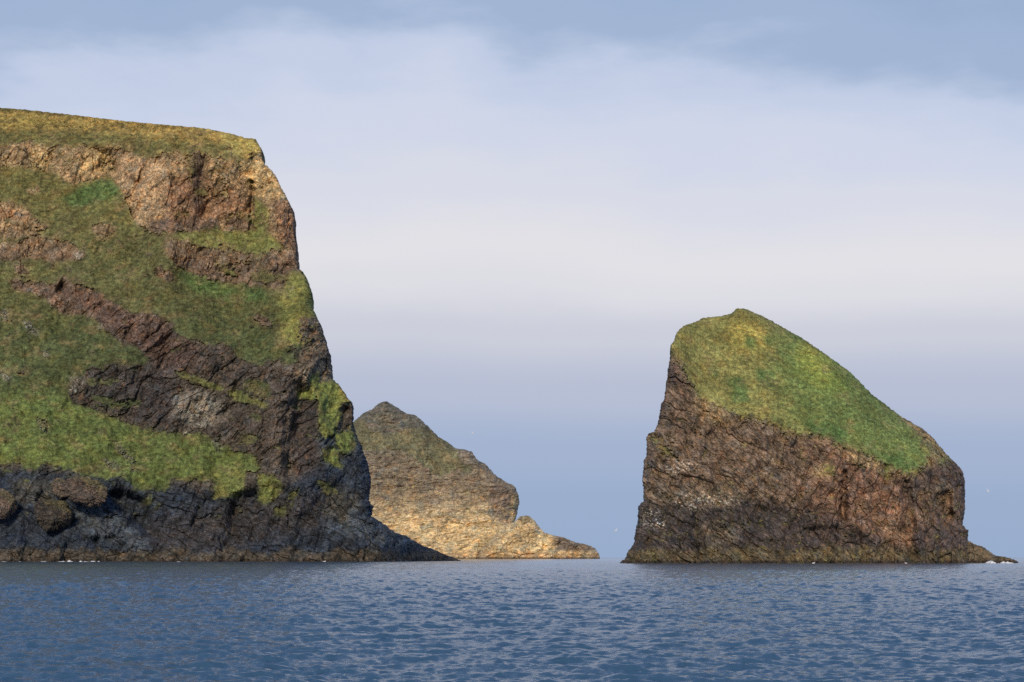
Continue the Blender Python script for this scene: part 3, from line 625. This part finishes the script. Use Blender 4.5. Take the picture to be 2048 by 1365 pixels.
K = paint(K, smooth(fbm(c3.U/40,c3.V/8,4,92,.6),.05,.4)*.5*(1-smooth(c3.V,1000,1060)), (.19,.125,.10))
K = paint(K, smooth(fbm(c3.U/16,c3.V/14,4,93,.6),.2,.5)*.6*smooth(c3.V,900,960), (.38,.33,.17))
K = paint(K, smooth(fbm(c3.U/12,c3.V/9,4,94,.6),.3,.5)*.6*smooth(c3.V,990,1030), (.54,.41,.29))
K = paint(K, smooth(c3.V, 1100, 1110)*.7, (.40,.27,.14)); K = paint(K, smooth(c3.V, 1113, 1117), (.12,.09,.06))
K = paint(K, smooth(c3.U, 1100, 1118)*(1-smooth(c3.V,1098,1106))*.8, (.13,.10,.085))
K = mottle(c3, K, 341, R(4), .3)
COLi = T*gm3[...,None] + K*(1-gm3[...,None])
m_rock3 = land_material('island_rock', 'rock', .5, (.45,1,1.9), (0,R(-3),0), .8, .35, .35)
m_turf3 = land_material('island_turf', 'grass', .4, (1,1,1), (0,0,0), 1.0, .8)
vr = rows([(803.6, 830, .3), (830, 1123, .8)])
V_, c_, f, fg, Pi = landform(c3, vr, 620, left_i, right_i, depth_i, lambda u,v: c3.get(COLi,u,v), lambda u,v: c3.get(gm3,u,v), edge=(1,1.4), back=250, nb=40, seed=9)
isl = empty('rock_island', (-150, 3750, 0), category='island', label='far pointed rocky island, golden brown at its base, between the big cliff and sea stack')
a = submesh(V_, c_, f[~fg]); mesh_obj('rock_face', a[0], a[2], m_rock3, isl, a[1])
a = submesh(V_, c_, f[fg]); mesh_obj('grass_slope', a[0], a[2], m_turf3, isl, a[1], True)
left_o = [(1048,1032),(1040,1034),(1028,1046),(1005,1056),(985,1075),(960,1100),(950,1130)]
right_o = [(1052,1032),(1057,1032.5),(1068,1040),(1078,1054),(1089,1066),(1112,1072.5),(1127,1075),(1152,1086),(1170,1089),(1189,1096),(1197,1107),(1200,1116),(1203,1130)]
Do = blur(recess(c3, .6+0*c3.U, lambda u: 3640+0*u, 0), 3) + 20*fbm(c3.U/20, c3.V/30, 3, 47)
def depth_o(U, V, xl, xr):
    D = c3.get(Do, U, V); X = (U-1024)/F*D; Z = (VH-V)/F*D; k = 2.2
    D = D - rockrelief(X/k, Z/k, R(20), 260, .9, 2.4)*k
    w = xr-xl; dr = np.clip((xr-U)/np.minimum(30, w/2), 0, 1); dl = np.clip((U-xl)/np.minimum(20, w/2), 0, 1)
    return D + 30*(1-np.sqrt(np.clip(1-(1-dr)**2,0,1))) + 55*(1-np.sqrt(np.clip(1-(1-dl)**2,0,1)))
vr = rows([(1032, 1123, .45)])
V_, c_, f, fg, Po = landform(c3, vr, 360, left_o, right_o, depth_o, lambda u,v: c3.get(K,u,v), lambda u,v: 0*u, edge=(1,1.2), back=80, nb=24, seed=12)
mesh_obj('spur', V_, f, m_rock3, isl, c_)

# ================================================================ boulders, reef, foam, birds
def ico(sub=6):
    import bmesh
    bm = bmesh.new(); bmesh.ops.create_icosphere(bm, subdivisions=sub, radius=1)
    v = np.array([q.co[:] for q in bm.verts]); f = np.array([[w.index for w in q.verts] for q in bm.faces]); bm.free(); return v, f
IV, IF = ico(6)
def surf(chart, Dm, u, v): 
    return float(chart.get(Dm, np.array([u], float), np.array([v], float))[0])
def boulder(u, v, ru, rv, yaw, seed, label, cols, lich, front=.3, name='boulder'):
    D = surf(CH, Dh, u, v) - front*ru/F*1200
    cx, cz = (u-1024)/F*D, HC+(VH-v)/F*D
    sx, sz = ru/F*D, rv/F*D
    d = IV.copy()
    n = fbm(d[:,0]*1.1+seed*3.1, d[:,2]*1.1+d[:,1]*.9, 3, seed); q = np.sign(d)*np.abs(d)**.8; q /= np.maximum(np.linalg.norm(q,axis=1,keepdims=True), .5)
    r = 1.15 + .15*n
    pr = np.random.default_rng(seed)
    for _ in range(16):
        nn = pr.normal(size=3); nn /= np.linalg.norm(nn); dd = (q@nn)
        r = np.where(dd > .05, np.minimum(r, pr.uniform(.80, 1.0)/np.maximum(dd, .05)), r)
    d1, idv = cells(d[:,0]*3.2+d[:,1]*1.3+9, d[:,2]*4.6+d[:,1], seed+3); r += .15*(idv-.5) + .09*np.minimum(d1*4,1)
    d2, id2 = cells(d[:,0]*9+d[:,1]*3+9, d[:,2]*13+d[:,1]*2, seed+6); r += .07*(id2-.5) + .03*np.minimum(d2*3,1)
    p = q*r[:,None]*np.array([sx, sx*.8, sz])
    ca, sa = math.cos(yaw), math.sin(yaw); p = np.stack([p[:,0]*ca+p[:,2]*sa, p[:,1], -p[:,0]*sa+p[:,2]*ca], 1)
    top = smooth(d[:,2]*.7+d[:,0]*.35+.5*fbm(d[:,0]*3, d[:,2]*3+d[:,1], 3, seed+9), .15, .7)
    col = np.array(cols)[None]*(1-top[:,None]*lich) + np.array((.15,.15,.07))[None]*top[:,None]*lich
    o = mesh_obj(name, p, IF, m_rock, None, col); o.location = (cx, D, cz)
    o['label'] = label; o['category'] = 'boulder'; o['group'] = 'boulders on the dark shore rocks'
    return o
boulder(172, 984, 37, 27, .15, 3, 'largest rounded brown boulder with pale lichen on top, on the dark shore rocks', (.115,.097,.085), .7, 1.7)
boulder(120, 978, 15, 20, -.2, 5, 'small pale brown boulder leaning against the left side of the largest boulder', (.13,.112,.095), .3, 2.6)
boulder(104, 1030, 31, 31, .1, 8, 'dark round boulder below the largest one, on the shadowed shore slab', (.062,.058,.052), .5, 1.7)
boulder(2, 1010, 26, 28, .2, 11, 'knobbly brown boulder on the shore, cut off by the left edge of the photo', (.13,.108,.092), .5, 1.6)

c4 = Chart(1900, 2060, 1040, 1140)
m_reef = land_material('reef_rock', 'rock', 1.4, (1,1,1), (0,0,0), .9, .3)
Dr = blur(recess(c4, .9+0*c4.U, lambda u: 880+0*u, 0), 2)
def depth_r(U, V, xl, xr):
    D = c4.get(Dr, U, V); X = (U-1024)/F*D; Z = (VH-V)/F*D; k = .6
    D = D - rockrelief(X/k, Z/k, R(-30), 360, .6, 3)*k
    w = xr-xl; dr = np.clip((xr-U)/np.minimum(20, w/2), 0, 1); dl = np.clip((U-xl)/np.minimum(20, w/2), 0, 1)
    return D + 3*(1-np.sqrt(np.clip(1-(1-dr)**2,0,1))) + 3*(1-np.sqrt(np.clip(1-(1-dl)**2,0,1)))
Kr = turf(c4, (.120,.098,.066)); Kr = paint(Kr, smooth(c4.V,1119,1124), (.045,.038,.03))
def reef(left, right, v0, label, seed, dd):
    V_, c_, f, fg, _ = landform(c4, rows([(v0, 1132, .4)]), 200, left, right, lambda U,V,a,b: depth_r(U,V,a,b)+dd, lambda u,v: c4.get(Kr,u,v), lambda u,v: 0*u, edge=(.4,.8), back=12, nb=20, seed=seed)
    o = mesh_obj('skerry', V_ - V_.mean(0), f, m_reef, None, c_); o.location = V_.mean(0)
    o['label'] = label; o['category'] = 'reef'; o['group'] = 'low rocks off the stack'
reef([(1908,1072),(1904,1132)], [(1928,1072),(1938,1082),(1950,1090),(1965,1093),(1977,1102),(1990,1111),(1998,1118),(2000,1132)], 1072, 'sloping brown rock spur at the right foot of the sea stack', 21, 0)
reef([(1990,1112.5),(1975,1120),(1970,1132)], [(2000,1112.5),(2012,1115),(2026,1119),(2036,1124),(2040,1132)], 1112.5, 'thin low dark rock lying in white surf beyond the stack spur', 24, -25)

fm = mat('foam'); N = fm.node_tree.nodes; L = fm.node_tree.links
o = nd(N,'ShaderNodeOutputMaterial'); b = nd(N,'ShaderNodeBsdfPrincipled'); L.new(b.outputs[0], o.inputs[0])
b.inputs['Base Color'].default_value = (.78,.80,.82,1); b.inputs['Roughness'].default_value = .8
nz = nd(N,'ShaderNodeTexNoise'); nz.inputs['Scale'].default_value = 2.5; nz.inputs['Detail'].default_value = 4
tc = nd(N,'ShaderNodeTexCoord'); L.new(tc.outputs['Object'], nz.inputs['Vector'])
bp = nd(N,'ShaderNodeBump'); bp.inputs['Distance'].default_value = .4; L.new(nz.outputs['Fac'], bp.inputs['Height']); L.new(bp.outputs[0], b.inputs['Normal'])
def foam(u0, u1, D, hgt, seed):
    """a heap of broken white water along the rock foot"""
    x0, x1 = (u0-1024)/F*D, (u1-1024)/F*D
    nx, ny = int(max(12,(x1-x0)*3)), 12
    gx, gy = np.meshgrid(np.linspace(x0, x1, nx), np.linspace(-1, 1, ny))
    t = (gx-x0)/(x1-x0)
    prof = np.clip(fbm(gx/3.5, gy*0+seed, 3, seed, .6)+.25, 0, 1)*np.clip(np.sin(np.pi*t), 0, 1)**.5
    z = hgt*prof*np.sqrt(np.clip(1-gy**2, 0, 1))*(1+.5*fbm(gx, gy*2, 2, seed+3)) - .12
    yy = D + gy*1.6 + .8*fbm(gx/4, gy*0, 2, seed+1)
    P = np.stack([gx, yy, z], -1); I = np.arange(nx*ny).reshape(ny, nx)
    f = np.stack([I[:-1,:-1], I[:-1,1:], I[1:,1:], I[1:,:-1]], -1).reshape(-1,4)
    return P.reshape(-1,3), f
def foams(name, specs):
    vs_, fs_, n = [], [], 0
    for s in specs:
        v, f = foam(*s); vs_.append(v); fs_.append(f+n); n += len(v)
    o = mesh_obj(name, np.concatenate(vs_), np.concatenate(fs_), fm, smooth_shade=True); o['kind'] = 'stuff'; return o
o = foams('surf_foam', [(0,14,1150,.7,1),(28,50,1149,.9,2),(80,94,1150,1.3,3),(108,182,1149,1.6,4),(180,200,1150,2.6,5),(640,655,1160,.8,6),(345,375,1120,.6,9)])
o['label'] = 'broken white water along the foot of the big cliff'; o['category'] = 'foam'
o = foams('surf_foam', [(1935,1962,835,.5,11),(1962,2032,838,1.9,12),(1958,2025,842,2.0,14)])
o['label'] = 'white surf around the low rocks at the right of the stack'; o['category'] = 'foam'

bw = mat('white_feathers'); b = nd(bw.node_tree.nodes,'ShaderNodeBsdfPrincipled'); oo = nd(bw.node_tree.nodes,'ShaderNodeOutputMaterial'); bw.node_tree.links.new(b.outputs[0], oo.inputs[0])
b.inputs['Base Color'].default_value = (.8,.8,.78,1); b.inputs['Roughness'].default_value = .8
dk = mat('dark_feathers'); b = nd(dk.node_tree.nodes,'ShaderNodeBsdfPrincipled'); oo = nd(dk.node_tree.nodes,'ShaderNodeOutputMaterial'); dk.node_tree.links.new(b.outputs[0], oo.inputs[0])
b.inputs['Base Color'].default_value = (.04,.04,.045,1); b.inputs['Roughness'].default_value = .8
bl = mat('horn_bill'); b = nd(bl.node_tree.nodes,'ShaderNodeBsdfPrincipled'); oo = nd(bl.node_tree.nodes,'ShaderNodeOutputMaterial'); bl.node_tree.links.new(b.outputs[0], oo.inputs[0])
b.inputs['Base Color'].default_value = (.35,.36,.34,1)
def swimmer(x, y, yaw, label, s=1.0):
    """gannet resting on the water: body, neck and head in one skin, folded wings, bill"""
    me = bpy.data.meshes.new('seabird')
    V = [(-.50,0,.20),(-.30,0,.15),(0,0,.14),(.22,0,.16),(.36,0,.28),(.40,0,.44),(.47,0,.52),(.54,0,.52)]
    me.from_pydata(V, [(i,i+1) for i in range(7)], [])
    o = bpy.data.objects.new('seabird', me); C.objects.link(o)
    sk = o.modifiers.new('skin','SKIN'); sb = o.modifiers.new('sub','SUBSURF'); sb.levels = 2; sb.render_levels = 2
    for q, r in zip(me.skin_vertices[0].data, (.04,.13,.19,.17,.09,.06,.075,.045)): q.radius = (r, r)
    me.skin_vertices[0].data[2].use_root = True
    me.materials.append(bw)
    for sgn in (-1, 1):
        t = np.linspace(0, 1, 9); P = []
        for k in t:
            w = .13*math.sin(math.pi*min(1, k*1.15+.05))+.01
            for dz, dy in ((w,.0),(0,.035),(-w*.6,0),(0,-.02)):
                P.append((.22-.80*k, sgn*(.17-.09*k)+sgn*dy, .24+dz*.8-.03*k))
        P = np.array(P); I = np.arange(36).reshape(9,4)
        f = np.concatenate([np.stack([I[:-1,i], I[:-1,(i+1)%4], I[1:,(i+1)%4], I[1:,i]], -1) for i in range(4)])
        w_ = mesh_obj('wing', P, f, dk if False else bw, None, None, True); w_.parent = o
    P = np.array([(.56,.025,.54),(.56,-.025,.54),(.56,0,.49),(.70,0,.49)]); f = np.array([[0,1,3],[1,2,3],[2,0,3],[0,2,1]])
    w_ = mesh_obj('bill', P, f, bl); w_.parent = o
    o.location = (x, y, -.02); o.rotation_euler = (0,0,yaw); o.scale = (s,)*3
    o['label'] = label; o['category'] = 'bird'; o['group'] = 'white seabirds resting on the water'
for u, D, yw, lb, s in ((1627, 805, .3, 'white seabird on the water in front of the middle of the sea stack', 1.35), (1812, 815, 2.9, 'white seabird on the water near the right end of the sea stack', 1.1),
                     (649, 1130, .2, 'white seabird on the water below the steep foot of the big cliff', 1.5)):
    swimmer((u-1024)/F*D, D, yw, lb, s)

def flyer(u, v, D, yaw, bank, label):
    """gannet gliding: spindle body, two long tapered wings, pointed tail"""
    me = bpy.data.meshes.new('seabird')
    V = [(-.45,0,0),(-.2,0,.0),(0,0,.0),(.22,0,.02),(.38,0,.05),(.50,0,.04)]
    me.from_pydata(V, [(i,i+1) for i in range(5)], [])
    o = bpy.data.objects.new('seabird', me); C.objects.link(o)
    o.modifiers.new('skin','SKIN'); sb = o.modifiers.new('sub','SUBSURF'); sb.levels = 2; sb.render_levels = 2
    for q, r in zip(me.skin_vertices[0].data, (.02,.08,.11,.09,.055,.02)): q.radius = (r, r)
    me.skin_vertices[0].data[2].use_root = True; me.materials.append(bw)
    for sgn in (-1, 1):
        P = []
        for k in np.linspace(0, 1, 8):
            ch = .15*(1-k)**.6+.02; x = .08+.10*math.sin(k*2.6)-.32*k*k; z = .05+.16*math.sin(k*2.2)
            P += [(x+ch, sgn*(.06+.88*k), z), (x, sgn*(.06+.88*k), z+.03), (x-ch, sgn*(.06+.88*k), z), (x, sgn*(.06+.88*k), z-.01)]
        P = np.array(P); I = np.arange(32).reshape(8,4)
        f = np.concatenate([np.stack([I[:-1,i], I[:-1,(i+1)%4], I[1:,(i+1)%4], I[1:,i]], -1) for i in range(4)])
        w_ = mesh_obj('wing', P, f, bw, None, None, True); w_.parent = o
    o.location = ((u-1024)/F*D, D, HC+(VH-v)/F*D); o.rotation_euler = (bank, 0, yaw); o.scale = (1.3,)*3
    o['label'] = label; o['category'] = 'bird'; o['group'] = 'seabirds in flight between the cliffs'
flyer(945, 867, 800, .4, .5, 'white seabird flying above the right slope of the far island')
flyer(1232, 1062, 760, 2.6, -.6, 'white seabird flying low just left of the foot of the sea stack')
flyer(1976, 983, 780, .2, .7, 'seabird flying in the open sky to the right of the sea stack')
